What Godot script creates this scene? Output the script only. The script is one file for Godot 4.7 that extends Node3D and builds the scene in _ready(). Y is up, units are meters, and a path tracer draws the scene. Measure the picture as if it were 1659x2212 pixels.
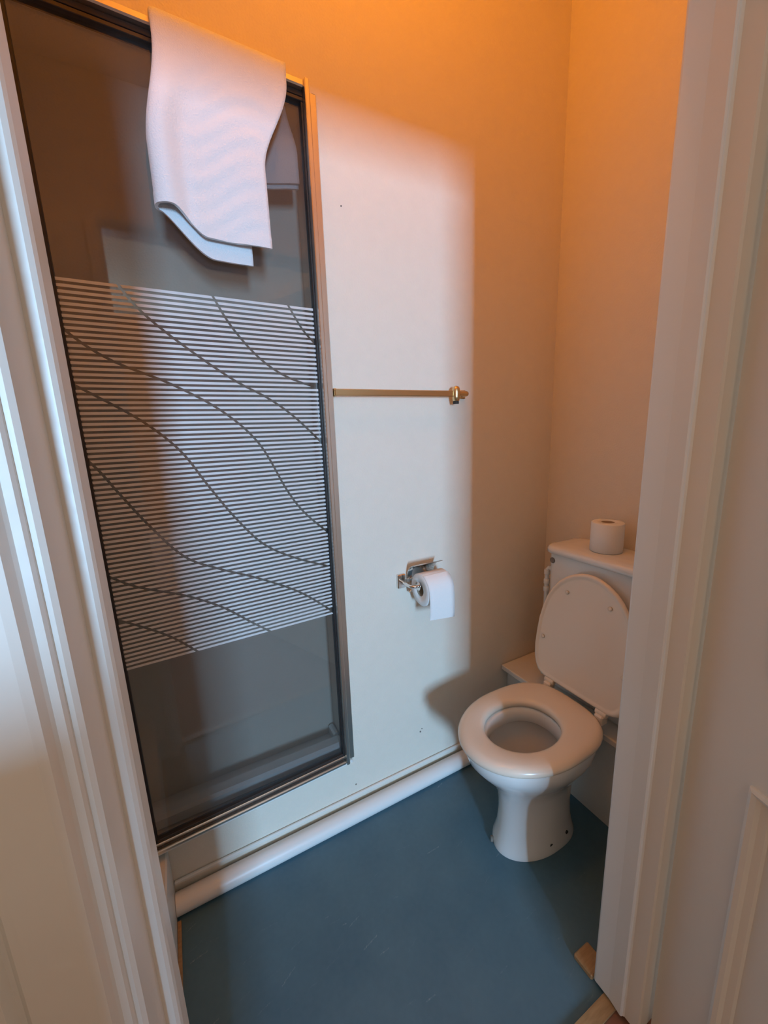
extends Node3D
# A narrow toilet room seen through its doorway: shower screen and towel on the far wall, toilet in the right corner.
# x runs along the far wall towards the toilet wall, y is up, z runs from the far wall towards the camera.

var M := {}

func _ready() -> void:
	# ---- camera
	var cam := Camera3D.new()
	cam.name = "camera"
	add_child(cam)
	var f := 858.6
	cam.fov = rad_to_deg(2.0 * atan(1106.0 / f))
	cam.near = 0.02
	var yaw := deg_to_rad(27.5)
	var pitch := deg_to_rad(-11.6)
	var roll := deg_to_rad(-2.05)
	var fw := Vector3(sin(yaw) * cos(pitch), sin(pitch), -cos(yaw) * cos(pitch))
	var rt := fw.cross(Vector3.UP).normalized()
	var up := rt.cross(fw)
	var r2 := rt * cos(roll) + up * sin(roll)
	var u2 := up * cos(roll) - rt * sin(roll)
	cam.transform = Transform3D(Basis(r2, u2, -fw), Vector3(0, 1.32, 1.1))
	cam.current = true
	# ---- sky and exposure
	var we := WorldEnvironment.new()
	we.name = "world_environment"
	var env := Environment.new()
	env.background_mode = Environment.BG_SKY
	var sky := Sky.new()
	var sm := ProceduralSkyMaterial.new()
	sm.sky_top_color = Color(0.36, 0.55, 0.82)
	sm.sky_horizon_color = Color(0.74, 0.83, 0.92)
	sm.ground_horizon_color = Color(0.55, 0.55, 0.52)
	sm.ground_bottom_color = Color(0.32, 0.31, 0.29)
	sky.sky_material = sm
	env.sky = sky
	env.background_energy_multiplier = 1.0
	env.ambient_light_source = Environment.AMBIENT_SOURCE_DISABLED
	env.tonemap_mode = Environment.TONE_MAPPER_LINEAR
	env.tonemap_exposure = 1.0
	env.sdfgi_enabled = true
	env.ssao_enabled = true
	env.ssil_enabled = true
	we.environment = env
	add_child(we)
	# ---- daylight: the window of the room behind the camera
	var day := AreaLight3D.new()
	day.name = "window_daylight"
	day.area_size = Vector2(0.50, 1.20)
	day.area_normalize_energy = true
	day.light_color = lin(0.36, 0.66, 1.0)
	day.light_energy = 31.5
	day.area_range = 12.0
	day.shadow_enabled = true
	day.position = Vector3(-0.53, 1.54, 5.95)
	add_child(day)

	make_materials()
	build_shell()
	build_outer_room()
	build_door_frame()
	build_shower()
	build_tray()
	build_towel()
	build_toilet()
	build_cistern()
	build_rolls()
	build_rail()
	build_pipes()
	build_lamp()

# ------------------------------------------------------------------ materials
func lin(r: float, g: float, b: float) -> Color:
	return Color(r, g, b).linear_to_srgb()

func noise_image(size: int, freq: float, seed_value: int, octaves := 3) -> Image:
	var n := FastNoiseLite.new()
	n.seed = seed_value
	n.frequency = freq
	n.noise_type = FastNoiseLite.TYPE_SIMPLEX_SMOOTH
	n.fractal_octaves = octaves
	return n.get_seamless_image(size, size)

func tex(i: Image) -> ImageTexture:
	return ImageTexture.create_from_image(i)

# a colour map that wavers between two colours (linear values) with a noise
func blend_tex(size: int, freq: float, seed_value: int, a: Color, b: Color, octaves := 4) -> ImageTexture:
	var n := noise_image(size, freq, seed_value, octaves)
	var im := Image.create(size, size, false, Image.FORMAT_RGB8)
	for y in size:
		for x in size:
			im.set_pixel(x, y, a.lerp(b, n.get_pixel(x, y).r).linear_to_srgb())
	return tex(im)

func mat(c: Color, rough := 0.6, metal := 0.0, spec := 0.5) -> StandardMaterial3D:
	var m := StandardMaterial3D.new()
	m.albedo_color = c.linear_to_srgb()
	m.roughness = rough
	m.metallic = metal
	m.metallic_specular = spec
	return m

func relief(m: StandardMaterial3D, i: Image, cm: float, scale: float) -> void:
	m.heightmap_enabled = true
	m.heightmap_texture = tex(i)
	m.heightmap_scale = cm
	m.uv1_triplanar = true
	m.uv1_world_triplanar = true
	m.uv1_scale = Vector3.ONE * scale

func make_materials() -> void:
	var peel := noise_image(512, 0.11, 5, 2)
	M.wall = mat(Color(1, 1, 1), 0.75)
	M.wall.albedo_texture = blend_tex(512, 0.012, 11, Color(0.80, 0.71, 0.595), Color(0.82, 0.73, 0.615))
	relief(M.wall, peel, 0.05, 2.5)
	M.ceiling = mat(Color(0.80, 0.78, 0.73), 0.85)
	M.outer_ceiling = mat(Color(0.72, 0.50, 0.32), 0.85)
	M.outer_wall = mat(Color(0.74, 0.34, 0.14), 0.85)
	M.paint = mat(Color(0.80, 0.76, 0.70), 0.38)
	relief(M.paint, noise_image(256, 0.03, 8, 2), 0.03, 5.0)
	M.kerb = M.wall
	M.floor = mat(Color(1, 1, 1), 0.42, 0.0, 0.4)
	M.floor.albedo_texture = floor_texture()
	M.floor.uv1_triplanar = true
	M.floor.uv1_world_triplanar = true
	M.floor.uv1_scale = Vector3.ONE * 0.9
	M.carpet = mat(Color(1, 1, 1), 0.95)
	M.carpet.albedo_texture = blend_tex(256, 0.08, 21, Color(0.22, 0.095, 0.055), Color(0.30, 0.13, 0.075))
	M.carpet.uv1_triplanar = true
	M.carpet.uv1_world_triplanar = true
	M.ceramic = mat(Color(0.82, 0.80, 0.77), 0.12)
	M.ceramic.clearcoat_enabled = true
	M.ceramic.clearcoat = 0.4
	M.ceramic.clearcoat_roughness = 0.06
	M.seat = mat(Color(0.86, 0.74, 0.61), 0.22)
	M.dark = mat(Color(0.03, 0.025, 0.022), 0.7)
	M.stain = mat(Color(0.22, 0.19, 0.16), 0.8)
	M.chrome = mat(Color(0.78, 0.77, 0.75), 0.14, 1.0)
	M.silver = mat(Color(0.80, 0.75, 0.68), 0.30, 1.0)
	M.gold = mat(Color(0.72, 0.55, 0.30), 0.28, 1.0)
	M.rubber = mat(Color(0.018, 0.014, 0.013), 0.5)
	M.frame_groove = mat(Color(0.035, 0.028, 0.025), 0.35)
	M.print = mat(Color(0.66, 0.65, 0.64), 0.5)
	M.glass = mat(Color(0.06, 0.06, 0.062), 0.04, 0.0, 0.7)
	M.glass.transparency = BaseMaterial3D.TRANSPARENCY_ALPHA
	M.glass.albedo_color.a = 0.29
	M.clear = mat(Color(0.9, 0.95, 0.95), 0.02)
	M.clear.transparency = BaseMaterial3D.TRANSPARENCY_ALPHA
	M.clear.albedo_color.a = 0.05
	M.towel = mat(Color(0.80, 0.80, 0.81), 0.95, 0.0, 0.2)
	relief(M.towel, noise_image(512, 0.12, 31, 2), 0.10, 4.0)
	M.towel.rim_enabled = true
	M.towel.rim = 0.5
	M.paper = mat(Color(0.86, 0.85, 0.83), 0.95, 0.0, 0.2)
	relief(M.paper, noise_image(256, 0.1, 41, 2), 0.04, 9.0)
	M.card = mat(Color(0.36, 0.29, 0.22), 0.9)
	M.pipe = mat(Color(0.82, 0.80, 0.77), 0.35)
	M.wood = mat(Color(1, 1, 1), 0.5)
	M.wood.albedo_texture = blend_tex(256, 0.03, 51, Color(0.32, 0.18, 0.075), Color(0.45, 0.27, 0.125))
	M.wood.uv1_triplanar = true
	M.wood.uv1_scale = Vector3(2, 14, 14)
	M.water = mat(Color(0.30, 0.20, 0.11), 0.03)
	M.water.transparency = BaseMaterial3D.TRANSPARENCY_ALPHA
	M.water.albedo_color.a = 0.45

# blue-green sheet vinyl: mottled, with fine pale scuffs running one way
func floor_texture() -> ImageTexture:
	var s := 1024
	var n := noise_image(s, 0.006, 61, 5)
	var n2 := noise_image(s, 0.05, 62, 2)
	var im := Image.create(s, s, false, Image.FORMAT_RGBF)
	for y in s:
		for x in s:
			var v: float = 0.7 * n.get_pixel(x, y).r + 0.3 * n2.get_pixel(x, y).r
			var c := Color(0.078, 0.155, 0.205).lerp(Color(0.112, 0.200, 0.245), v)
			im.set_pixel(x, y, c)
	var rng := RandomNumberGenerator.new()
	rng.seed = 77
	for k in 130:
		var px := rng.randf() * s
		var py := rng.randf() * s
		var ang := rng.randf_range(-0.5, 0.15)
		var ln := rng.randf_range(8, 46)
		var pale := rng.randf_range(0.04, 0.16)
		if k % 6 == 0:
			pale = rng.randf_range(0.3, 0.6)
		for t in int(ln):
			for wd in 3:
				var x := posmod(int(px + cos(ang) * t + 1.5 * sin(t * 0.4)), s)
				var y := posmod(int(py + sin(ang) * t) + wd, s)
				var fade := pale * rng.randf_range(0.1, 1.0) * (1.0 if wd == 1 else 0.45)
				im.set_pixel(x, y, im.get_pixel(x, y).lerp(Color(0.40, 0.44, 0.44), fade))
	for y in s:
		for x in s:
			im.set_pixel(x, y, im.get_pixel(x, y).linear_to_srgb())
	im.convert(Image.FORMAT_RGB8)
	return tex(im)

# ------------------------------------------------------------------ mesh helpers
func begin() -> SurfaceTool:
	var st := SurfaceTool.new()
	st.begin(Mesh.PRIMITIVE_TRIANGLES)
	return st

func tri(st: SurfaceTool, a: Vector3, b: Vector3, c: Vector3, n: Vector3, g: int) -> void:
	if (a - c).cross(a - b).dot(n) < 0:
		var t := b
		b = c
		c = t
	for p in [a, b, c]:
		st.set_smooth_group(g)
		st.add_vertex(p)

func quad(st: SurfaceTool, a: Vector3, b: Vector3, c: Vector3, d: Vector3, n: Vector3, g := -1) -> void:
	tri(st, a, b, c, n, g)
	tri(st, a, c, d, n, g)

# a box with chamfered edges
func bbox(st: SurfaceTool, lo: Vector3, hi: Vector3, b := 0.0) -> void:
	var ce := (lo + hi) * 0.5
	var h := (hi - lo) * 0.5
	b = minf(b, minf(h.x, minf(h.y, h.z)) * 0.9)
	for ax in 3:
		var a1 := (ax + 1) % 3
		var a2 := (ax + 2) % 3
		for s in [-1.0, 1.0]:
			var q := []
			for k in [[-1, -1], [1, -1], [1, 1], [-1, 1]]:
				var p := Vector3.ZERO
				p[ax] = s * h[ax]
				p[a1] = k[0] * (h[a1] - b)
				p[a2] = k[1] * (h[a2] - b)
				q.append(ce + p)
			var n := Vector3.ZERO
			n[ax] = s
			quad(st, q[0], q[1], q[2], q[3], n)
	if b <= 0.0:
		return
	for ax in 3:                                   # edges along axis ax
		var a1 := (ax + 1) % 3
		var a2 := (ax + 2) % 3
		for s1 in [-1.0, 1.0]:
			for s2 in [-1.0, 1.0]:
				var e := []
				for k in [[-1, 0], [1, 0], [1, 1], [-1, 1]]:
					var p := Vector3.ZERO
					p[ax] = k[0] * (h[ax] - b)
					p[a1] = s1 * (h[a1] - (b if k[1] == 1 else 0.0))
					p[a2] = s2 * (h[a2] - (0.0 if k[1] == 1 else b))
					e.append(ce + p)
				var n := Vector3.ZERO
				n[a1] = s1
				n[a2] = s2
				quad(st, e[0], e[1], e[2], e[3], n)
	for sx in [-1.0, 1.0]:
		for sy in [-1.0, 1.0]:
			for sz in [-1.0, 1.0]:
				var sg := Vector3(sx, sy, sz)
				var c := ce + sg * (h - Vector3.ONE * b)
				tri(st, c + Vector3(sx * b, 0, 0), c + Vector3(0, sy * b, 0), c + Vector3(0, 0, sz * b), sg, -1)

# skin over a row of closed rings
func loft(st: SurfaceTool, rings: Array, cap0 := true, cap1 := true, closed := false, g := 0, flip := false) -> void:
	var nr := rings.size()
	var m: int = rings[0].size()
	var last := nr if closed else nr - 1
	# orientation: signed volume of the skin
	var vol := 0.0
	for i in last:
		var A: Array = rings[i]
		var B: Array = rings[(i + 1) % nr]
		for j in m:
			var a: Vector3 = A[j]
			var b: Vector3 = A[(j + 1) % m]
			var c: Vector3 = B[(j + 1) % m]
			var d: Vector3 = B[j]
			vol += a.dot(b.cross(c)) + a.dot(c.cross(d))
	if not closed:
		for e in [[rings[0], true], [rings[nr - 1], false]]:
			var ce := centre(e[0])
			for j in m:
				var a: Vector3 = e[0][j]
				var b: Vector3 = e[0][(j + 1) % m]
				vol += (ce.dot(b.cross(a)) if e[1] else ce.dot(a.cross(b)))
	var order := vol > 0.0
	if flip:
		order = not order
	for i in last:
		var A: Array = rings[i]
		var B: Array = rings[(i + 1) % nr]
		for j in m:
			var a: Vector3 = A[j]
			var b: Vector3 = A[(j + 1) % m]
			var c: Vector3 = B[(j + 1) % m]
			var d: Vector3 = B[j]
			for t in [[a, b, c], [a, c, d]]:
				if t[0].is_equal_approx(t[1]) or t[1].is_equal_approx(t[2]) or t[0].is_equal_approx(t[2]):
					continue
				var p: Array = [t[0], t[2], t[1]] if order else t
				for v in p:
					st.set_smooth_group(g)
					st.add_vertex(v)
	if closed:
		return
	for e in [[cap0, rings[0], rings[1]], [cap1, rings[nr - 1], rings[nr - 2]]]:
		if e[0]:
			var ce := centre(e[1])
			var n := ce - centre(e[2])
			if n.length() < 1e-6:
				n = Vector3.UP
			for j in m:
				tri(st, ce, e[1][j], e[1][(j + 1) % m], n, 7)

func centre(r: Array) -> Vector3:
	var c := Vector3.ZERO
	for p in r:
		c += p
	return c / r.size()

# a turned shape: profile points (radius, height along axis)
func lathe(st: SurfaceTool, prof: Array, xf: Transform3D, segs := 32, closed := false) -> void:
	var rings := []
	for p in prof:
		var r := []
		for k in segs:
			var t := TAU * k / segs
			r.append(xf * Vector3(p.x * cos(t), p.y, p.x * sin(t)))
		rings.append(r)
	loft(st, rings, not closed, not closed, closed)

func axis_to(dir: Vector3, at: Vector3) -> Transform3D:
	var y := dir.normalized()
	var h := Vector3.RIGHT if absf(y.x) < 0.9 else Vector3.FORWARD
	var x := h.cross(y).normalized()
	return Transform3D(Basis(x, y, x.cross(y)), at)

func rod(st: SurfaceTool, a: Vector3, b: Vector3, r: float, segs := 20, bev := 0.0) -> void:
	var l := (b - a).length()
	var pr := [Vector2(r, 0), Vector2(r, l)]
	if bev > 0.0:
		pr = [Vector2(r - bev, 0), Vector2(r - 0.3 * bev, 0.3 * bev), Vector2(r, bev), Vector2(r, l - bev), Vector2(r - 0.3 * bev, l - 0.3 * bev), Vector2(r - bev, l)]
	lathe(st, pr, axis_to(b - a, a), segs)

func tube(st: SurfaceTool, pts: Array, r: float, segs := 16) -> void:
	var rings := []
	var side := Vector3.ZERO
	for i in pts.size():
		var d: Vector3 = (pts[mini(i + 1, pts.size() - 1)] - pts[maxi(i - 1, 0)]).normalized()
		if i == 0:
			side = (Vector3.UP if absf(d.y) < 0.9 else Vector3.RIGHT).cross(d).normalized()
		side = (side - d * side.dot(d)).normalized()
		var o := d.cross(side)
		var ring := []
		for k in segs:
			var t := TAU * k / segs
			ring.append(pts[i] + (side * cos(t) + o * sin(t)) * r)
		rings.append(ring)
	loft(st, rings)

# plan outline (x, z) raised from y0 to y1
func upright(st: SurfaceTool, poly: Array, y0: float, y1: float, g := -1) -> void:
	var pp := PackedVector2Array(poly)
	var ids := Geometry2D.triangulate_polygon(pp)
	for k in range(0, ids.size(), 3):
		var q := []
		for j in 3:
			q.append(pp[ids[k + j]])
		tri(st, Vector3(q[0].x, y1, q[0].y), Vector3(q[1].x, y1, q[1].y), Vector3(q[2].x, y1, q[2].y), Vector3.UP, -1)
		tri(st, Vector3(q[0].x, y0, q[0].y), Vector3(q[1].x, y0, q[1].y), Vector3(q[2].x, y0, q[2].y), Vector3.DOWN, -1)
	var area := 0.0
	for i in pp.size():
		area += pp[i].cross(pp[(i + 1) % pp.size()])
	for i in pp.size():
		var a := pp[i]
		var b := pp[(i + 1) % pp.size()]
		var n := Vector2(b.y - a.y, a.x - b.x) * signf(area)
		quad(st, Vector3(a.x, y0, a.y), Vector3(b.x, y0, b.y), Vector3(b.x, y1, b.y), Vector3(a.x, y1, a.y), Vector3(n.x, 0, n.y), g)

func rounded_rect(x0: float, x1: float, z0: float, z1: float, r: float, y: float, k := 6) -> Array:
	var out := []
	for c in [[x1 - r, z1 - r, 0.0], [x0 + r, z1 - r, 0.25], [x0 + r, z0 + r, 0.5], [x1 - r, z0 + r, 0.75]]:
		for i in k + 1:
			var t: float = TAU * (c[2] + 0.25 * i / k)
			out.append(Vector3(c[0] + r * cos(t), y, c[1] + r * sin(t)))
	return out

# egg outline in plan: tip at xf, squarer end at xb
func egg(xf: float, xb: float, half: float, zc: float, y: float, n := 64, xm := -1.0, pw := 2.6) -> Array:
	if xm < 0.0:
		xm = xf + (xb - xf) * 0.56
	var out := []
	for i in n:
		var t := TAU * i / n
		var c := cos(t)
		var s := sin(t)
		var e := 1.0 if c > 0 else 2.0 / pw
		var x := (xm - (xm - xf) * c) if c > 0 else (xm + (xb - xm) * pow(absf(c), e))
		out.append(Vector3(x, y, zc + half * signf(s) * pow(absf(s), e)))
	return out

func part(parent: Node, called: String, st: SurfaceTool, m: Material) -> MeshInstance3D:
	st.generate_normals()
	var o := MeshInstance3D.new()
	o.name = called
	o.mesh = st.commit()
	o.material_override = m
	o.cast_shadow = GeometryInstance3D.SHADOW_CASTING_SETTING_ON
	parent.add_child(o, true)
	return o

func thing(called: String, label: String, category: String, at := Vector3.ZERO, group := "") -> Node3D:
	var o := Node3D.new()
	o.name = called
	add_child(o, true)
	o.position = at
	tag(o, label, category, group)
	return o

func tag(o: Node, label: String, category := "", group := "", kind := "") -> void:
	o.set_meta("label", label)
	if category:
		o.set_meta("category", category)
	if group:
		o.set_meta("group", group)
	if kind:
		o.set_meta("kind", kind)

func setting(called: String, label: String, category: String) -> Node3D:
	var o := thing(called, label, category)
	o.set_meta("kind", "structure")
	return o

func struct_mesh(called: String, st: SurfaceTool, m: Material, label: String, category: String) -> MeshInstance3D:
	var o := part(self, called, st, m)
	tag(o, label, category, "", "structure")
	return o

# ------------------------------------------------------------------ room shell
const CEIL := 3.0
const WX := 1.325          # toilet wall
const LX := -0.20          # left wall

func build_shell() -> void:
	var st := begin()
	bbox(st, Vector3(LX - 0.1, -0.08, -0.25), Vector3(WX + 0.1, 0.0, 0.735))
	struct_mesh("floor", st, M.floor, "blue-green mottled vinyl floor with pale scuffs", "floor")
	st = begin()
	bbox(st, Vector3(LX - 0.1, CEIL, -0.25), Vector3(WX + 0.1, CEIL + 0.08, 0.78))
	struct_mesh("ceiling", st, M.ceiling, "off-white ceiling over the toilet room", "ceiling")
	# far wall with the recess behind the shower screen
	st = begin()
	var x0 := -0.192
	var x1 := 0.403
	var y0 := 0.232
	var y1 := 2.128
	bbox(st, Vector3(x1, 0, -0.25), Vector3(WX, CEIL, 0))
	bbox(st, Vector3(LX - 0.1, 0, -0.25), Vector3(x0, CEIL, 0))
	bbox(st, Vector3(x0, y1, -0.25), Vector3(x1, CEIL, 0))
	bbox(st, Vector3(x0, 0, -0.25), Vector3(x1, y0, 0))
	bbox(st, Vector3(x0, y0, -0.25), Vector3(x1, y1, -0.135))
	var w := struct_mesh("wall_far", st, M.wall, "cream textured wall holding the shower screen and towel rail", "wall")
	for q in [[0.477, 1.906, 0.0022], [0.693, 0.208, 0.0035], [0.424, 0.112, 0.0028], [0.70, 0.218, 0.002]]:
		var h := begin()
		rod(h, Vector3(q[0], q[1], -0.002), Vector3(q[0], q[1], 0.0012), q[2], 10)
		part(w, "screw_hole", h, M.stain)
	st = begin()
	bbox(st, Vector3(WX, 0, -0.25), Vector3(WX + 0.1, CEIL, 0.78))
	struct_mesh("wall_right", st, M.wall, "cream textured wall behind the toilet cistern", "wall")
	st = begin()
	bbox(st, Vector3(LX - 0.1, 0, 0.0), Vector3(LX, CEIL, 0.78))
	struct_mesh("wall_left", st, M.wall, "cream wall left of the shower screen", "wall")
	# wall with the doorway
	st = begin()
	bbox(st, Vector3(LX - 1.9, 0, 0.665), Vector3(-0.105, CEIL, 0.78))
	bbox(st, Vector3(0.79, 0, 0.665), Vector3(WX + 0.5, CEIL, 0.78))
	bbox(st, Vector3(-0.105, 2.06, 0.665), Vector3(0.79, CEIL, 0.78))
	struct_mesh("wall_near", st, M.wall, "cream wall around the doorway nearest the camera", "wall")

# the room the photograph is taken from: its window gives the daylight
func build_outer_room() -> void:
	var ax0 := -2.1
	var ax1 := 1.7
	var az := 6.0
	var st := begin()
	bbox(st, Vector3(ax0 - 0.1, -0.08, 0.735), Vector3(ax1 + 0.1, -0.002, az + 0.2))
	struct_mesh("floor_bedroom", st, M.carpet, "brown carpet on this side of the doorway", "carpet")
	st = begin()
	bbox(st, Vector3(ax0 - 0.1, CEIL, 0.78), Vector3(ax1 + 0.1, CEIL + 0.08, az + 0.2))
	struct_mesh("ceiling_bedroom", st, M.outer_ceiling, "peach ceiling on this side of the doorway", "ceiling")
	st = begin()
	bbox(st, Vector3(ax0 - 0.1, 0, 0.78), Vector3(ax0, CEIL, az + 0.2))
	struct_mesh("wall_bedroom_left", st, M.outer_wall, "beige bedroom wall left of the camera", "wall")
	st = begin()
	bbox(st, Vector3(ax1, 0, 0.78), Vector3(ax1 + 0.1, CEIL, az + 0.2))
	struct_mesh("wall_bedroom_right", st, M.outer_wall, "beige bedroom wall right of the camera", "wall")
	st = begin()
	var wx0 := -0.80
	var wx1 := -0.26
	var wy0 := 0.92
	var wy1 := 2.16
	bbox(st, Vector3(ax0, 0, az), Vector3(wx0, CEIL, az + 0.2))
	bbox(st, Vector3(wx1, 0, az), Vector3(ax1, CEIL, az + 0.2))
	bbox(st, Vector3(wx0, 0, az), Vector3(wx1, wy0, az + 0.2))
	bbox(st, Vector3(wx0, wy1, az), Vector3(wx1, CEIL, az + 0.2))
	struct_mesh("wall_bedroom_back", st, M.outer_wall, "beige bedroom wall with the window behind the camera", "wall")
	# chest of drawers beside the doorway: it keeps the window's light off the foot of the frame
	var c := thing("chest_of_drawers", "tall brown chest of drawers beside the doorway behind the camera", "chest of drawers", Vector3(-0.465, 0.0, 1.36))
	st = begin()
	bbox(st, Vector3(-0.34, 0.0, -0.15), Vector3(0.345, 1.18, 0.15), 0.004)
	part(c, "carcass", st, M.wood)
	st = begin()
	bbox(st, Vector3(-0.35, 1.18, -0.16), Vector3(0.355, 1.202, 0.17), 0.005)
	part(c, "top", st, M.wood)
	for k in 5:
		st = begin()
		bbox(st, Vector3(-0.325, 0.05 + 0.225 * k, 0.15), Vector3(0.33, 0.262 + 0.225 * k, 0.166), 0.004)
		var dr := part(c, "drawer", st, M.wood)
		for kx in [-0.18, 0.18]:
			st = begin()
			rod(st, Vector3(kx, 0.156 + 0.225 * k, 0.166), Vector3(kx, 0.156 + 0.225 * k, 0.19), 0.014, 16, 0.004)
			part(dr, "knob", st, M.gold)
	var w := setting("window_1", "white framed window behind the camera", "window")
	st = begin()
	bbox(st, Vector3(wx0, wy0, az + 0.06), Vector3(wx0 + 0.04, wy1, az + 0.12), 0.004)
	bbox(st, Vector3(wx1 - 0.04, wy0, az + 0.06), Vector3(wx1, wy1, az + 0.12), 0.004)
	bbox(st, Vector3(wx0 + 0.04, wy0, az + 0.06), Vector3(wx1 - 0.04, wy0 + 0.04, az + 0.12), 0.004)
	bbox(st, Vector3(wx0 + 0.04, wy1 - 0.04, az + 0.06), Vector3(wx1 - 0.04, wy1, az + 0.12), 0.004)
	part(w, "window_frame", st, M.paint)
	st = begin()
	bbox(st, Vector3(wx0 + 0.03, wy0 + 0.03, az + 0.088), Vector3(wx1 - 0.03, wy1 - 0.03, az + 0.092))
	part(w, "pane", st, M.clear)

# ------------------------------------------------------------------ doorway
func build_door_frame() -> void:
	var L := setting("trim_1", "white painted door frame upright at the left edge", "door frame")
	var st := begin()
	# lining, plan outline from the room side to the hall side
	upright(st, [Vector2(-0.105, 0.652), Vector2(-0.079, 0.652), Vector2(-0.076, 0.655), Vector2(-0.0760, 0.79), Vector2(-0.079, 0.793), Vector2(-0.105, 0.793)], 0.0, 2.06)
	part(L, "lining", st, M.paint)
	st = begin()
	upright(st, [Vector2(-0.077, 0.690), Vector2(-0.067, 0.690), Vector2(-0.0642, 0.693), Vector2(-0.0635, 0.698), Vector2(-0.0635, 0.728), Vector2(-0.0650, 0.733), Vector2(-0.068, 0.736), Vector2(-0.077, 0.736)], 0.004, 2.03)
	part(L, "door_stop", st, M.paint)
	st = begin()
	upright(st, [Vector2(-0.082, 0.782), Vector2(-0.082, 0.796), Vector2(-0.0835, 0.799), Vector2(-0.088, 0.800), Vector2(-0.0895, 0.803), Vector2(-0.092, 0.8105), Vector2(-0.097, 0.8125), Vector2(-0.125, 0.8145), Vector2(-0.130, 0.8145), Vector2(-0.1335, 0.811), Vector2(-0.1365, 0.8105), Vector2(-0.140, 0.817), Vector2(-0.148, 0.819), Vector2(-0.155, 0.817), Vector2(-0.157, 0.782)], 0.0, 2.11)
	part(L, "architrave", st, M.paint)

	var R := setting("trim_2", "white painted door frame upright at the right edge", "door frame")
	st = begin()
	upright(st, [Vector2(0.79, 0.686), Vector2(0.742, 0.686), Vector2(0.738, 0.6875), Vector2(0.7362, 0.691), Vector2(0.736, 0.726), Vector2(0.7355, 0.729), Vector2(0.7312, 0.7545), Vector2(0.7325, 0.757), Vector2(0.7355, 0.758), Vector2(0.738, 0.761), Vector2(0.738, 0.788), Vector2(0.742, 0.791), Vector2(0.79, 0.791)], 0.014, 2.06)
	part(R, "lining", st, M.paint)
	st = begin()
	bbox(st, Vector3(0.735, 0.0, 0.634), Vector3(0.788, 0.016, 0.684), 0.003)
	part(R, "plinth_block", st, M.wood)

	var H := setting("trim_3", "white painted head of the door frame above the doorway", "door frame")
	st = begin()
	bbox(st, Vector3(-0.105, 2.03, 0.652), Vector3(0.79, 2.06, 0.79), 0.002)
	part(H, "lining", st, M.paint)
	st = begin()
	bbox(st, Vector3(-0.077, 2.016, 0.690), Vector3(0.747, 2.03, 0.735), 0.002)
	part(H, "door_stop", st, M.paint)
	st = begin()
	bbox(st, Vector3(-0.155, 2.05, 0.79), Vector3(0.76, 2.11, 0.815), 0.004)
	part(H, "architrave", st, M.paint)

	var T := setting("trim_4", "golden brown threshold strip across the doorway floor", "threshold")
	st = begin()
	upright(st, [Vector2(-0.076, 0.712), Vector2(0.746, 0.712), Vector2(0.746, 0.742), Vector2(-0.076, 0.742)], 0.0, 0.006)
	part(T, "strip", st, M.wood)

	# door leaf standing open on the right
	var D := setting("door_1", "white panelled door leaf standing open at the right edge", "door")
	D.position = Vector3(0.766, 0.0, 0.800)
	D.rotation.y = deg_to_rad(-19.0)
	# local: leaf runs along +z, its inner face looks towards -x
	var wd := 0.755
	var hd := 2.0
	st = begin()
	var rails := [[0.012, 0.20], [0.76, 0.95], [1.86, hd]]
	var stiles := [[0.0, 0.105], [wd - 0.105, wd]]
	for s in stiles:
		bbox(st, Vector3(0, 0.012, s[0]), Vector3(0.04, hd, s[1]), 0.0)
	for r in rails:
		bbox(st, Vector3(0, r[0], 0.105), Vector3(0.04, r[1], wd - 0.105), 0.0)
	part(D, "leaf", st, M.paint)
	for p in [[0.20, 0.76], [0.95, 1.86]]:
		var pst := begin()
		bbox(pst, Vector3(0.012, p[0], 0.105), Vector3(0.028, p[1], wd - 0.105), 0.0)
		var pn := part(D, "panel", pst, M.paint)
		pst = begin()
		moulding(pst, p[0], p[1], 0.105, wd - 0.105)
		part(pn, "moulding", pst, M.paint)
	st = begin()
	rod(st, Vector3(-0.012, 1.0, wd - 0.06), Vector3(0.0, 1.0, wd - 0.06), 0.025, 24, 0.003)
	rod(st, Vector3(-0.045, 1.0, wd - 0.06), Vector3(-0.012, 1.0, wd - 0.06), 0.009, 16)
	rod(st, Vector3(-0.045, 1.0, wd - 0.05), Vector3(-0.045, 1.0, wd - 0.17), 0.008, 16, 0.003)
	part(D, "handle", st, M.chrome)

# a mitred bead running round a door panel
func moulding(st: SurfaceTool, y0: float, y1: float, z0: float, z1: float) -> void:
	var prof := [Vector2(0.0, 0.012), Vector2(0.0, -0.004), Vector2(0.006, -0.007), Vector2(0.012, -0.004), Vector2(0.015, 0.003), Vector2(0.024, 0.007), Vector2(0.026, 0.012)]
	var rings := []
	for c in [[y0, z0, 1, 1], [y0, z1, 1, -1], [y1, z1, -1, -1], [y1, z0, -1, 1]]:
		var r := []
		for q in prof:
			r.append(Vector3(q.y, c[0] + c[2] * q.x, c[1] + c[3] * q.x))
		rings.append(r)
	loft(st, rings, false, false, true, -1)

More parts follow.
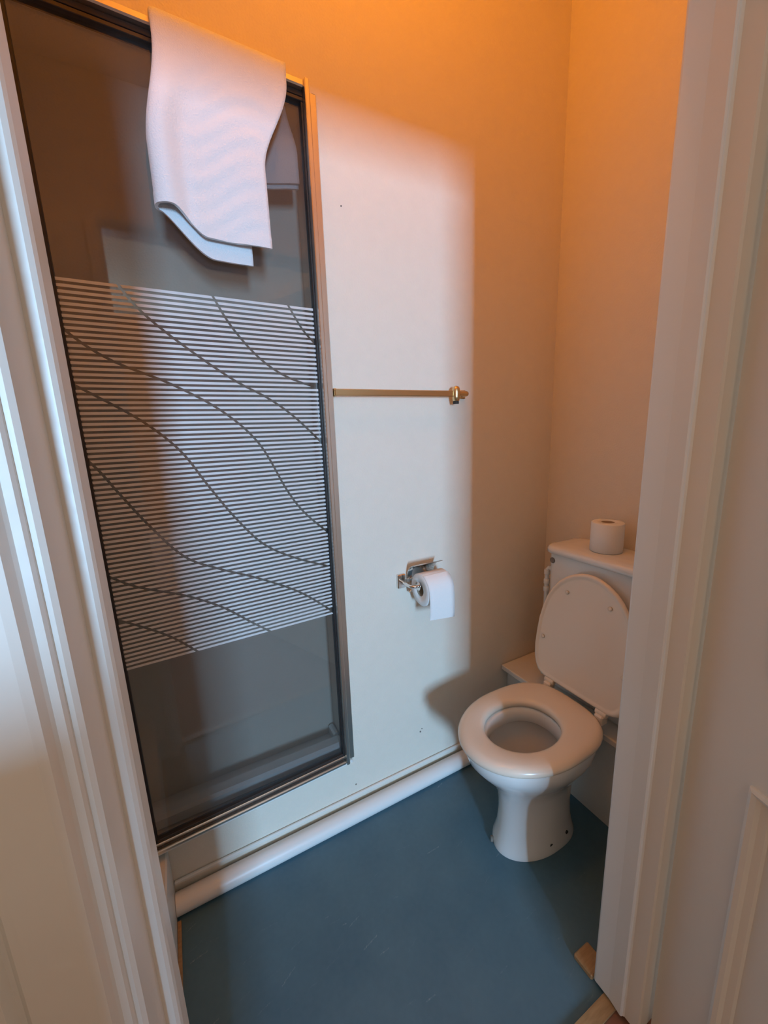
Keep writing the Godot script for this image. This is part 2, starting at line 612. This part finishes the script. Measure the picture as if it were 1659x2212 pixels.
# ------------------------------------------------------------------ shower screen
func build_shower() -> void:
	var S := thing("shower_screen", "tinted glass shower screen with white striped print in silver frame", "shower screen", Vector3(0.402, 0, 0))
	S.rotation.y = 0.04
	var W := 0.594              # local x runs from -W (left) to 0 (right)
	var yb := 0.234
	var yt := 2.142
	# right upright: wall channel and door stile
	var st := begin()
	bbox(st, Vector3(-0.006, yb + 0.014, -0.016), Vector3(0.012, yt - 0.022, 0.026), 0.002)
	var up := part(S, "wall_channel", st, M.silver)
	st = begin()
	bbox(st, Vector3(0.001, yt - 0.022, -0.01), Vector3(0.012, yt - 0.019, 0.022), 0.001)
	part(up, "end_cap", st, M.stain)
	st = begin()
	bbox(st, Vector3(-0.018, yb, -0.014), Vector3(-0.0065, yt + 0.002, 0.032), 0.002)
	part(S, "stile", st, M.silver)
	st = begin()
	bbox(st, Vector3(-0.0235, yb + 0.02, -0.006), Vector3(-0.018, yt - 0.03, 0.012), 0.001)
	part(S, "seal", st, M.rubber)
	# left upright
	st = begin()
	bbox(st, Vector3(-W, yb, -0.016), Vector3(-W + 0.022, yt, 0.028), 0.002)
	part(S, "stile", st, M.silver)
	st = begin()
	bbox(st, Vector3(-W + 0.022, yb + 0.02, -0.006), Vector3(-W + 0.028, yt - 0.03, 0.012), 0.001)
	part(S, "seal", st, M.rubber)
	# head rail: pale outer face, two dark grooves below
	st = begin()
	bbox(st, Vector3(-W + 0.022, yt - 0.016, -0.018), Vector3(-0.018, yt, 0.026), 0.003)
	var hd := part(S, "head_rail", st, M.silver)
	st = begin()
	bbox(st, Vector3(-W + 0.022, yt - 0.027, -0.012), Vector3(-0.018, yt - 0.016, 0.012), 0.001)
	bbox(st, Vector3(-W + 0.022, yt - 0.038, -0.012), Vector3(-0.018, yt - 0.030, 0.014), 0.001)
	bbox(st, Vector3(-W + 0.022, yt - 0.030, -0.012), Vector3(-0.018, yt - 0.027, 0.008), 0.0)
	part(hd, "groove_strip", st, M.frame_groove)
	# sill rail
	st = begin()
	bbox(st, Vector3(-W + 0.022, yb, -0.016), Vector3(-0.018, yb + 0.010, 0.026), 0.002)
	bbox(st, Vector3(-W + 0.022, yb + 0.010, -0.010), Vector3(-0.018, yb + 0.022, 0.014), 0.0015)
	var sl := part(S, "sill_rail", st, M.silver)
	st = begin()
	bbox(st, Vector3(-W + 0.022, yb + 0.022, -0.008), Vector3(-0.018, yb + 0.030, 0.010), 0.001)
	bbox(st, Vector3(-W + 0.022, yb + 0.010, 0.014), Vector3(-0.018, yb + 0.013, 0.019), 0.0005)
	part(sl, "groove_strip", st, M.frame_groove)
	# sealant bead along the kerb
	st = begin()
	bbox(st, Vector3(-W + 0.0, yb - 0.012, -0.01), Vector3(0.01, yb, 0.020), 0.004)
	part(S, "sealant", st, M.pipe)
	# glass
	st = begin()
	bbox(st, Vector3(-W + 0.024, yb + 0.026, -0.003), Vector3(-0.020, yt - 0.034, 0.003))
	var g := part(S, "glass_pane", st, M.glass)
	g.set_meta("label", "grey tinted glass pane")
	# printed stripes, interrupted by the swooping clear lines
	st = begin()
	var curves := [
		[Vector2(0.311, 1.645), Vector2(0.348, 1.586), Vector2(0.388, 1.548)],
		[Vector2(0.127, 1.65), Vector2(0.167, 1.578), Vector2(0.227, 1.51), Vector2(0.295, 1.467), Vector2(0.39, 1.438)],
		[Vector2(-0.064, 1.655), Vector2(-0.026, 1.599), Vector2(0.045, 1.536), Vector2(0.154, 1.458), Vector2(0.241, 1.411), Vector2(0.311, 1.359), Vector2(0.39, 1.28)],
		[Vector2(-0.2, 1.588), Vector2(-0.149, 1.53), Vector2(-0.086, 1.486), Vector2(0.018, 1.442), Vector2(0.124, 1.379), Vector2(0.206, 1.295), Vector2(0.269, 1.165), Vector2(0.317, 1.093), Vector2(0.39, 1.02)],
		[Vector2(-0.2, 1.457), Vector2(-0.138, 1.419), Vector2(-0.05, 1.358), Vector2(0.019, 1.287), Vector2(0.071, 1.197), Vector2(0.128, 1.105), Vector2(0.193, 1.024), Vector2(0.279, 0.968), Vector2(0.39, 0.918)],
		[Vector2(-0.2, 1.32), Vector2(-0.153, 1.261), Vector2(-0.118, 1.199), Vector2(-0.064, 1.108), Vector2(-0.003, 1.026), Vector2(0.069, 0.981), Vector2(0.171, 0.93), Vector2(0.285, 0.86), Vector2(0.39, 0.765)],
		[Vector2(-0.2, 1.04), Vector2(-0.121, 0.977), Vector2(-0.015, 0.926), Vector2(0.068, 0.872), Vector2(0.135, 0.811), Vector2(0.21, 0.745)],
		[Vector2(-0.2, 0.924), Vector2(-0.125, 0.875), Vector2(-0.06, 0.825), Vector2(-0.002, 0.763), Vector2(0.025, 0.74)],
		[Vector2(-0.2, 0.795), Vector2(-0.165, 0.73)]]
	var smooth := []
	for c in curves:
		smooth.append(spline(c))
	var pitch := 0.01145
	var n := 77
	var ytop := 1.644
	for i in n:
		var y := ytop - i * pitch
		# where each clear line crosses the upper and the lower edge of this stripe
		var cuts := []
		for c in smooth:
			var t0 := crossing(c, y)
			var t1 := crossing(c, y - 0.0058)
			if t0.x > -1.0 and t1.x > -1.0:
				cuts.append([t0.x, t1.x, 0.5 * (t0.y + t1.y)])
		cuts.sort_custom(func(p, q): return p[0] < q[0])
		var xa := 0.402 - W + 0.026
		var xb := xa
		var stop := 0.402 - 0.0225
		for ct in cuts + [[9.0, 9.0, 0.0]]:
			var ea: float = minf(ct[0] - ct[2], stop)
			var eb: float = minf(ct[1] - ct[2], stop)
			if ea - xa > 0.001 and eb - xb > 0.001:
				var q := [Vector3(xa - 0.402, y, 0), Vector3(ea - 0.402, y, 0), Vector3(eb - 0.402, y - 0.0058, 0), Vector3(xb - 0.402, y - 0.0058, 0)]
				var f0 := []
				var f1 := []
				for v in q:
					f0.append(v + Vector3(0, 0, 0.003))
					f1.append(v + Vector3(0, 0, 0.0036))
				loft(st, [f0, f1], true, true, false, -1)
			xa = maxf(xa, ct[0] + ct[2])
			xb = maxf(xb, ct[1] + ct[2])
	var pr := part(g, "stripe_print", st, M.print)
	pr.set_meta("label", "white horizontal stripes cut by curved clear lines")

# (x, half gap) where a clear line crosses height y; x is -9 where it does not
func crossing(c: Array, y: float) -> Vector2:
	for k in c.size() - 1:
		var a: Vector2 = c[k]
		var b: Vector2 = c[k + 1]
		if (a.y - y) * (b.y - y) <= 0.0 and a.y != b.y:
			var sl := absf((b.x - a.x) / (b.y - a.y))
			return Vector2(lerpf(a.x, b.x, (a.y - y) / (a.y - b.y)), clampf(0.0028 * sqrt(1.0 + sl * sl), 0.0028, 0.011))
	return Vector2(-9.0, 0.0)

func build_tray() -> void:
	var T := thing("shower_tray", "white shower tray rim seen through the tinted screen", "shower tray", Vector3(0, 0.2325, 0))
	var st := begin()
	bbox(st, Vector3(-0.190, 0.0, -0.072), Vector3(0.401, 0.044, -0.024), 0.008)
	part(T, "front_rim", st, M.ceramic)
	st = begin()
	bbox(st, Vector3(-0.190, 0.0, -0.134), Vector3(0.401, 0.006, -0.072), 0.001)
	part(T, "basin", st, M.ceramic)
	st = begin()
	bbox(st, Vector3(0.380, 0.006, -0.134), Vector3(0.401, 0.044, -0.072), 0.006)
	part(T, "side_rim", st, M.ceramic)

func spline(c: Array) -> Array:
	var out := []
	for i in c.size() - 1:
		var p0: Vector2 = c[maxi(i - 1, 0)]
		var p1: Vector2 = c[i]
		var p2: Vector2 = c[i + 1]
		var p3: Vector2 = c[mini(i + 2, c.size() - 1)]
		for k in 8:
			out.append(p1.cubic_interpolate(p2, p0, p3, k / 8.0))
	out.append(c[c.size() - 1])
	return out

# ------------------------------------------------------------------ towel
func build_towel() -> void:
	var nu := 72
	var nv := 90
	var front := []
	for i in nu + 1:
		var a := float(i) / nu
		var row := []
		for j in nv + 1:
			row.append(towel_point(a, float(j) / nv))
		front.append(row)
	var st := begin()
	sheet(st, front, 0.0045)
	var t := thing("towel", "white folded towel draped over the top of the shower screen", "towel")
	part(t, "cloth", st, M.towel)
	# stitched hems along the front and rear ends
	for e in [0, 1]:
		var hs := begin()
		var rows := []
		for i in nu + 1:
			var a := float(i) / nu
			var r := []
			for k in 4:
				var v := (0.0 + 0.012 * k) if e == 0 else (1.0 - 0.016 * k)
				r.append(towel_point(a, v))
			rows.append(r)
		sheet(hs, rows, 0.0062)
		part(t, "hem", hs, M.towel)

func towel_point(a: float, v: float) -> Vector3:
	# a: 0 right edge of the outer layer, 0.5 the fold at the left, 1 right edge of the inner layer
	# v: 0 front hem, 1 rear hem
	var fold := 0.06
	var s: float                     # 0 left .. 1 right
	var outer: float                 # 1 outer layer .. 0 inner layer
	if a < 0.5 - fold:
		s = 1.0 - a / (0.5 - fold)
		outer = 1.0
	elif a > 0.5 + fold:
		s = (a - 0.5 - fold) / (0.5 - fold)
		outer = 0.0
	else:
		var q := (a - 0.5 + fold) / (2.0 * fold) * PI
		s = -0.035 * sin(q)
		outer = 0.5 + 0.5 * cos(q)
	var sc := clampf(s, 0.0, 1.0)
	# lengths
	var bot_out := 1.747
	if sc < 0.38:
		bot_out = lerpf(1.792, 1.747, smoothstep(0.10, 0.38, sc))
	var bot_in := lerpf(1.790, 1.712, pow(smoothstep(0.0, 0.55, sc), 0.7))
	var yb := lerpf(bot_in, bot_out, outer)
	var yrear := lerpf(1.885, 1.938, sc) + 0.008 * (1.0 - outer)
	var ztop := (0.402 - lerpf(0.0775, 0.336, sc)) * 0.04
	var zf := ztop + 0.030
	var zr := ztop - 0.024
	var yt := 2.107
	var lf := yt - yb
	var lr := yt - yrear
	var larc := 0.12
	var total := lf + larc + lr
	var d := v * total
	var xl: float
	var xr: float
	var pos := Vector3.ZERO
	var w_top := lerpf(0.006, 0.013, outer)
	if d < lf:                                      # front drop
		var k := d / lf                             # 0 hem .. 1 top
		var drop := 1.0 - k
		xl = lerpf(0.0775, 0.042, smoothstep(0.0, 0.65, drop))
		xr = lerpf(0.336, lerpf(0.226, 0.268, outer), smoothstep(-0.35, 0.75, drop) * 1.0)
		xr = lerpf(0.336, lerpf(0.226, 0.268, outer), smoothstep(0.0, 0.55, drop))
		var w := lerpf(w_top, lerpf(0.006, 0.026, outer), smoothstep(0.0, 0.7, drop))
		# the folded edge bulges forward, the flat of the towel falls back behind it
		var roll := exp(-pow((s - 0.07) / 0.10, 2.0)) * smoothstep(0.0, 0.5, drop)
		w += outer * 0.016 * roll - outer * 0.004 * exp(-pow((s - 0.24) / 0.05, 2.0)) * drop
		var x := lerpf(xl, xr, s)
		var y := yb + d
		var amp := smoothstep(0.02, 0.25, drop) * smoothstep(0.0, 0.2, 1.0 - drop + 0.1) * smoothstep(0.12, 0.4, sc) * smoothstep(1.05, 0.8, sc)
		var ph := (y + 0.28 * x + 0.06 * sin(x * 18.0)) * 150.0
		w += outer * amp * 0.0011 * (sin(ph) + 0.6 * sin(ph * 0.53 + 2.0 + x * 20.0))
		w += 0.004 * sin(x * 40.0 + y * 6.0) * drop * (0.4 + 0.6 * outer)
		pos = Vector3(x, y, zf + w)
	elif d < lf + larc:                             # over the rail
		var q := (d - lf) / larc * PI
		xl = 0.0775
		xr = lerpf(0.336, 0.352, q / PI)
		var mid := 0.5 * (zf + zr)
		var rz := 0.5 * (zf - zr) + w_top
		pos = Vector3(lerpf(xl, xr, s), yt + (0.041 + w_top * 0.9) * pow(sin(q), 0.45), mid + rz * cos(q))
	else:                                           # rear drop, inside the recess
		var k := (d - lf - larc) / lr
		xl = 0.0775
		xr = lerpf(0.352, 0.374, smoothstep(0.0, 0.6, k))
		var w := lerpf(w_top, lerpf(0.006, 0.015, outer), k) + 0.003 * sin(lerpf(xl, xr, s) * 45.0 + 1.0) * k
		pos = Vector3(lerpf(xl, xr, s), yt - k * lr, zr - w)
	return pos

# a closed sheet of even thickness over a grid of points
func sheet(st: SurfaceTool, g: Array, th: float) -> void:
	var nu := g.size()
	var nv: int = g[0].size()
	var fr := []
	var bk := []
	for i in nu:
		var rf := []
		var rb := []
		for j in nv:
			var du: Vector3 = g[mini(i + 1, nu - 1)][j] - g[maxi(i - 1, 0)][j]
			var dv: Vector3 = g[i][mini(j + 1, nv - 1)] - g[i][maxi(j - 1, 0)]
			var n := du.cross(dv).normalized()
			rf.append(g[i][j] + n * th * 0.5)
			rb.append(g[i][j] - n * th * 0.5)
		fr.append(rf)
		bk.append(rb)
	var rings := []
	for j in nv:
		var r := []
		for i in nu:
			r.append(fr[i][j])
		for i in range(nu - 1, -1, -1):
			r.append(bk[i][j])
		rings.append(r)
	loft(st, rings, false, false)
	for j in [0, nv - 1]:
		for i in nu - 1:
			var o := (g[i][j] as Vector3) - (g[i][1 if j == 0 else nv - 2] as Vector3)
			quad(st, fr[i][j], fr[i + 1][j], bk[i + 1][j], bk[i][j], o, 3)

# ------------------------------------------------------------------ toilet
const ZC := 0.345

func build_toilet() -> void:
	var T := thing("toilet", "white ceramic toilet pan with seat down and lid raised", "toilet")
	var st := begin()
	var rings := []
	var o := [[0.000, 0.757, 1.045, 0.094, 3.0], [0.012, 0.757, 1.045, 0.094, 3.0], [0.030, 0.765, 1.04, 0.088, 3.0], [0.07, 0.772, 1.035, 0.083, 2.8], [0.13, 0.776, 1.035, 0.080, 2.6],
		[0.19, 0.770, 1.04, 0.083, 2.6], [0.235, 0.752, 1.05, 0.098, 2.6], [0.275, 0.722, 1.06, 0.121, 2.6], [0.315, 0.687, 1.065, 0.143, 2.6], [0.350, 0.660, 1.07, 0.157, 2.6], [0.378, 0.650, 1.07, 0.162, 2.6], [0.392, 0.651, 1.068, 0.161, 2.6], [0.398, 0.658, 1.062, 0.154, 2.6]]
	for r in o:
		rings.append(egg(r[1], r[2], r[3], ZC, r[0], 64, -1.0, r[4]))
	for r in [[0.398, 0.722, 0.972, 0.098], [0.393, 0.728, 0.966, 0.092], [0.372, 0.730, 0.964, 0.090], [0.350, 0.731, 0.963, 0.090], [0.344, 0.726, 0.968, 0.095], [0.346, 0.712, 0.984, 0.110], [0.33, 0.708, 0.990, 0.114], [0.28, 0.73, 0.975, 0.098], [0.23, 0.77, 0.955, 0.074], [0.19, 0.81, 0.94, 0.05], [0.15, 0.83, 0.93, 0.04]]:
		rings.append(egg(r[1], r[2], r[3], ZC, r[0], 64, -1.0, 2.2))
	loft(st, rings)
	part(T, "pan", st, M.ceramic)
	st = begin()
	loft(st, [egg(0.775, 0.952, 0.070, ZC, 0.222, 40, -1.0, 2.2), egg(0.773, 0.953, 0.071, ZC, 0.224, 40, -1.0, 2.2)])
	part(T, "water", st, M.water)
	# fixing holes and a chip on the foot
	for p in [Vector3(0.897, 0.028, 0), Vector3(0.968, 0.036, 0)]:
		st = begin()
		var z := ZC + 0.0795
		rod(st, Vector3(p.x, p.y, z), Vector3(p.x, p.y, z + 0.0085), 0.0055, 14)
		part(T, "fixing_hole", st, M.dark)
	st = begin()
	rod(st, Vector3(0.772, 0.006, 0.318), Vector3(0.7605, 0.006, 0.309), 0.009, 9)
	part(T, "chipped_patch", st, M.stain)
	# seat
	st = begin()
	rings = []
	var xf := 0.634
	var xb := 1.078
	for r in [[0.400, 0.006], [0.404, 0.001], [0.412, 0.0], [0.420, 0.004], [0.4255, 0.012], [0.428, 0.024]]:
		rings.append(egg(xf + r[1], xb - r[1] * 0.6, 0.171 - r[1], ZC, r[0], 72, 0.865, 3.0))
	for r in [[0.4275, 0.016], [0.424, 0.007], [0.418, 0.001], [0.410, 0.0], [0.400, 0.003]]:
		rings.append(egg(0.722 - r[1], 0.962 + r[1], 0.098 + r[1], ZC, r[0], 72, 0.845, 2.2))
	loft(st, rings, false, false, true)
	var se := part(T, "seat", st, M.seat)
	for z in [0.248, 0.442]:
		st = begin()
		rod(st, Vector3(1.082, 0.434, z - 0.018), Vector3(1.082, 0.434, z + 0.018), 0.0115, 18, 0.003)
		bbox(st, Vector3(1.062, 0.399, z - 0.014), Vector3(1.094, 0.432, z + 0.014), 0.004)
		part(se, "hinge", st, M.seat)
	# lid, leaning back on the cistern
	st = begin()
	var hinge := Vector3(1.082, 0.440, 0)
	var ld := (Vector3(1.131, 0.845, 0) - hinge)
	var ln := ld.length()
	ld = ld.normalized()
	var nn := Vector3(-ld.y, ld.x, 0)        # towards the room
	var ww := [[0.0, 0.120], [0.012, 0.136], [0.03, 0.148], [0.07, 0.160], [0.14, 0.170], [0.25, 0.175], [0.38, 0.174], [0.50, 0.171], [0.62, 0.162], [0.72, 0.149], [0.80, 0.133], [0.87, 0.112], [0.925, 0.087], [0.965, 0.060], [0.99, 0.033], [1.0, 0.012]]
	var outline := []
	for q in ww:
		outline.append(Vector2(q[0] * ln, q[1]))
	for k in range(ww.size() - 1, -1, -1):
		outline.append(Vector2(ww[k][0] * ln, -ww[k][1]))
	rings = []
	for r in [[-0.006, 0.90], [-0.007, 0.975], [-0.003, 1.0], [0.004, 1.0], [0.0075, 0.985], [0.0085, 0.955], [0.0055, 0.930], [0.0045, 0.90], [0.0040, 0.5]]:
		var ring := []
		for q in outline:
			var mid := Vector2(ln * 0.46, 0)
			var e: Vector2 = mid + (q - mid) * r[1]
			ring.append(hinge + ld * e.x + nn * r[0] + Vector3(0, 0, ZC + e.y))
		rings.append(ring)
	loft(st, rings)
	var ld_part := part(T, "lid", st, M.seat)
	for q in [[0.80, -0.075], [0.80, 0.075], [0.34, -0.145], [0.34, 0.145]]:
		var bs := begin()
		var c: Vector3 = hinge + ld * (ln * q[0]) + nn * 0.004 + Vector3(0, 0, ZC + q[1])
		rod(bs, c, c + nn * 0.004, 0.007, 16, 0.003)
		part(ld_part, "buffer", bs, M.seat)

func build_cistern() -> void:
	# boxed-in ledge along the toilet wall
	var B := thing("pipe_boxing", "low painted boxing along the wall behind the toilet", "boxing")
	var st := begin()
	bbox(st, Vector3(1.128, 0.0, 0.002), Vector3(1.145, 0.335, 0.648), 0.001)
	part(B, "front_panel", st, M.paint)
	st = begin()
	bbox(st, Vector3(1.092, 0.335, 0.002), Vector3(WX - 0.001, 0.357, 0.648), 0.003)
	part(B, "top_board", st, M.paint)

	var C := thing("toilet_cistern", "white ceramic toilet cistern with flat lid against the wall", "cistern")
	st = begin()
	var rings := []
	for r in [[0.358, 0.012], [0.372, 0.004], [0.40, 0.002], [0.70, 0.0], [0.872, -0.002]]:
		rings.append(rounded_rect(1.152 + r[1], 1.318, 0.158 + r[1], 0.532 - r[1], 0.028, r[0]))
	loft(st, rings)
	part(C, "tank", st, M.ceramic)
	st = begin()
	rings = []
	for r in [[0.873, 0.004, 0.036], [0.876, 0.0, 0.04], [0.888, 0.0, 0.04], [0.896, 0.003, 0.04], [0.900, 0.010, 0.036], [0.902, 0.03, 0.03], [0.903, 0.06, 0.02]]:
		rings.append(rounded_rect(1.138 + r[1], 1.323 - r[1] * 0.4, 0.143 + r[1], 0.547 - r[1], r[2], r[0]))
	loft(st, rings)
	part(C, "lid", st, M.ceramic)
	st = begin()
	rod(st, Vector3(1.156, 0.846, 0.178), Vector3(1.1475, 0.846, 0.178), 0.0105, 20, 0.002)
	part(C, "lever_cap", st, M.stain).set_meta("label", "dark grey round cap")
	st = begin()
	rod(st, Vector3(1.185, 0.80, 0.160), Vector3(1.185, 0.80, 0.146), 0.011, 16, 0.002)
	tube(st, [Vector3(1.185, 0.80, 0.150), Vector3(1.185, 0.80, 0.138), Vector3(1.185, 0.792, 0.131), Vector3(1.185, 0.77, 0.129), Vector3(1.185, 0.60, 0.129), Vector3(1.185, 0.3572, 0.129)], 0.0075, 14)
	part(C, "supply_pipe", st, M.pipe)
	for y in [0.772, 0.735, 0.705]:
		st = begin()
		rod(st, Vector3(1.185, y, 0.129), Vector3(1.185, y + 0.018, 0.129), 0.0115, 6, 0.001)
		part(C, "pipe_nut", st, M.pipe)

# ------------------------------------------------------------------ rolls and holder
func roll_mesh(parent: Node, xf: Transform3D, r: float, ri: float, h: float) -> void:
	var st := begin()
	lathe(st, [Vector2(ri, 0), Vector2(r - 0.003, 0), Vector2(r, 0.003), Vector2(r, h - 0.003), Vector2(r - 0.003, h), Vector2(ri, h)], xf, 48, true)
	part(parent, "paper", st, M.paper)
	st = begin()
	lathe(st, [Vector2(ri - 0.0012, 0.001), Vector2(ri, 0.001), Vector2(ri, h - 0.001), Vector2(ri - 0.0012, h - 0.001)], xf, 32, true)
	part(parent, "core", st, M.card)

func build_rolls() -> void:
	var R := thing("toilet_roll", "spare toilet roll standing upright on the cistern lid", "toilet roll", Vector3(1.232, 0.9032, 0.318))
	roll_mesh(R, Transform3D.IDENTITY, 0.049, 0.020, 0.098)

	var y := 0.822
	var z := 0.072
	var H := thing("toilet_roll_holder", "chrome toilet roll holder screwed to the far wall", "roll holder", Vector3(0.63, y, 0))
	var st := begin()
	bbox(st, Vector3(-0.020, -0.024, 0.0), Vector3(0.010, 0.026, 0.012), 0.003)
	part(H, "wall_plate", st, M.chrome)
	st = begin()
	tube(st, [Vector3(-0.004, 0.0, 0.010), Vector3(-0.004, 0.0, z - 0.022), Vector3(-0.002, 0.0, z - 0.010), Vector3(0.004, 0.0, z - 0.003), Vector3(0.012, 0.0, z), Vector3(0.125, 0.0, z)], 0.0055, 14)
	part(H, "arm", st, M.chrome)
	st = begin()
	rod(st, Vector3(0.019, 0.0, z), Vector3(0.022, 0.0, z), 0.0145, 24, 0.001)
	part(H, "end_disc", st, M.chrome)
	# curved cover hanging behind and over the roll
	st = begin()
	var g := []
	for i in 2:
		var row := []
		for k in 15:
			var t := deg_to_rad(lerpf(98.0, 218.0, k / 14.0))
			row.append(Vector3(0.016 + 0.108 * i, 0.066 * sin(t), z + 0.066 * cos(t)))
		g.append(row)
	sheet(st, g, 0.0016)
	part(H, "cover_flap", st, M.chrome)
	st = begin()
	rod(st, Vector3(0.020, 0.0, 0.0), Vector3(0.020, 0.0, 0.010), 0.006, 12)
	bbox(st, Vector3(0.02, -0.004, 0.004), Vector3(0.12, 0.004, 0.0095), 0.001)
	part(H, "back_bar", st, M.chrome)

	var W := thing("toilet_roll", "toilet roll hanging on the chrome wall holder", "toilet roll", Vector3(0.656, y - 0.0145, z))
	roll_mesh(W, axis_to(Vector3.RIGHT, Vector3.ZERO), 0.054, 0.0215, 0.098)
	st = begin()
	var rows := []
	for i in 7:
		var row := []
		var x := 0.001 + 0.096 * i / 6.0
		for k in 12:
			var t := deg_to_rad(lerpf(70.0, 0.0, minf(k, 6) / 6.0))
			var p := Vector3(x, 0.0552 * sin(t), 0.0552 * cos(t))
			if k > 6:
				p.y -= (k - 6) * (0.0168 + 0.0022 * (i / 6.0))
				p.z += 0.0025 * sin((k - 6) * 0.6)
			row.append(p)
		rows.append(row)
	sheet(st, rows, 0.0007)
	part(W, "loose_sheet", st, M.paper)

# ------------------------------------------------------------------ towel rail
func build_rail() -> void:
	var R := thing("towel_rail", "slim gold towel rail beside the shower screen", "towel rail")
	var y := 1.428
	var st := begin()
	bbox(st, Vector3(0.4165, y - 0.009, 0.026), Vector3(0.824, y + 0.009, 0.034), 0.002)
	part(R, "bar", st, M.gold)
	st = begin()
	lathe(st, [Vector2(0.007, -0.024), Vector2(0.0110, -0.022), Vector2(0.0125, -0.010), Vector2(0.0132, 0.004), Vector2(0.0125, 0.014), Vector2(0.0095, 0.021), Vector2(0.004, 0.0240)], Transform3D(Basis.IDENTITY, Vector3(0.834, y, 0.031)), 24)
	var k := part(R, "end_knob", st, M.gold)
	st = begin()
	rod(st, Vector3(0.834, y - 0.032, 0.031), Vector3(0.834, y - 0.0235, 0.031), 0.0095, 16, 0.001)
	part(k, "grub_screw_cap", st, M.dark)
	st = begin()
	tube(st, [Vector3(0.838, y, 0.031), Vector3(0.870, y, 0.031), Vector3(0.878, y, 0.028), Vector3(0.882, y, 0.022), Vector3(0.882, y, 0.004)], 0.0085, 14)
	part(R, "bracket", st, M.gold)
	st = begin()
	bbox(st, Vector3(0.872, y - 0.014, 0.0), Vector3(0.894, y + 0.014, 0.006), 0.002)
	part(R, "wall_plate", st, M.gold)
	st = begin()
	bbox(st, Vector3(0.417, y - 0.011, 0.0), Vector3(0.424, y + 0.011, 0.027), 0.001)
	part(R, "wall_stub", st, M.gold)

# ------------------------------------------------------------------ pipes and floor trims
func build_pipes() -> void:
	var P := thing("waste_pipe", "white waste pipe running along the foot of the far wall", "pipe")
	var st := begin()
	rod(st, Vector3(-0.148, 0.029, 0.030), Vector3(1.127, 0.029, 0.030), 0.028, 28)
	part(P, "pipe", st, M.pipe)
	var k := thing("skirting_strip", "narrow cream skirting strip between wall and waste pipe", "skirting")
	st = begin()
	bbox(st, Vector3(-0.148, 0.068, 0.0), Vector3(1.127, 0.080, 0.010), 0.003)
	part(k, "strip", st, M.paint)
	var B := thing("left_pipe_boxing", "narrow painted boxing at the left foot of the shower screen", "boxing")
	B.name = "corner_boxing"
	st = begin()
	bbox(st, Vector3(LX + 0.001, 0.0, 0.001), Vector3(-0.149, 0.205, 0.648), 0.004)
	part(B, "casing", st, M.paint)
	var W := thing("floor_edging", "thin wooden edging strip on the floor beside left boxing", "edging")
	st = begin()
	upright(st, [Vector2(-0.148, 0.062), Vector2(-0.139, 0.062), Vector2(-0.139, 0.645), Vector2(-0.148, 0.645)], 0.0, 0.010)
	part(W, "strip", st, M.wood)

# ------------------------------------------------------------------ lamp
func build_lamp() -> void:
	var at := Vector3(0.42, CEIL, 0.50)
	var L := thing("ceiling_lamp", "bare warm bulb on a short white ceiling flex", "lamp", at)
	var st := begin()
	lathe(st, [Vector2(0.045, 0.0), Vector2(0.045, -0.012), Vector2(0.022, -0.022), Vector2(0.004, -0.024), Vector2(0.004, -0.050), Vector2(0.022, -0.052), Vector2(0.022, -0.095), Vector2(0.018, -0.100)], Transform3D.IDENTITY, 24)
	part(L, "holder", st, M.pipe)
	st = begin()
	lathe(st, [Vector2(0.013, -0.098), Vector2(0.016, -0.115), Vector2(0.028, -0.135), Vector2(0.032, -0.152), Vector2(0.028, -0.170), Vector2(0.015, -0.182), Vector2(0.002, -0.185)], Transform3D.IDENTITY, 24)
	var bulb := mat(Color(0.9, 0.85, 0.75), 0.4)
	bulb.emission_enabled = true
	bulb.emission = lin(1.0, 0.36, 0.06)
	bulb.emission_energy_multiplier = 6.0
	part(L, "bulb", st, bulb)
	var o := OmniLight3D.new()
	o.name = "bulb_light"
	o.position = at + Vector3(0, -0.15, 0)
	o.light_color = lin(1.0, 0.335, 0.012)
	o.light_energy = 0.208
	o.light_size = 0.03
	o.omni_range = 8.0
	o.omni_attenuation = 2.0
	o.shadow_enabled = true
	add_child(o)
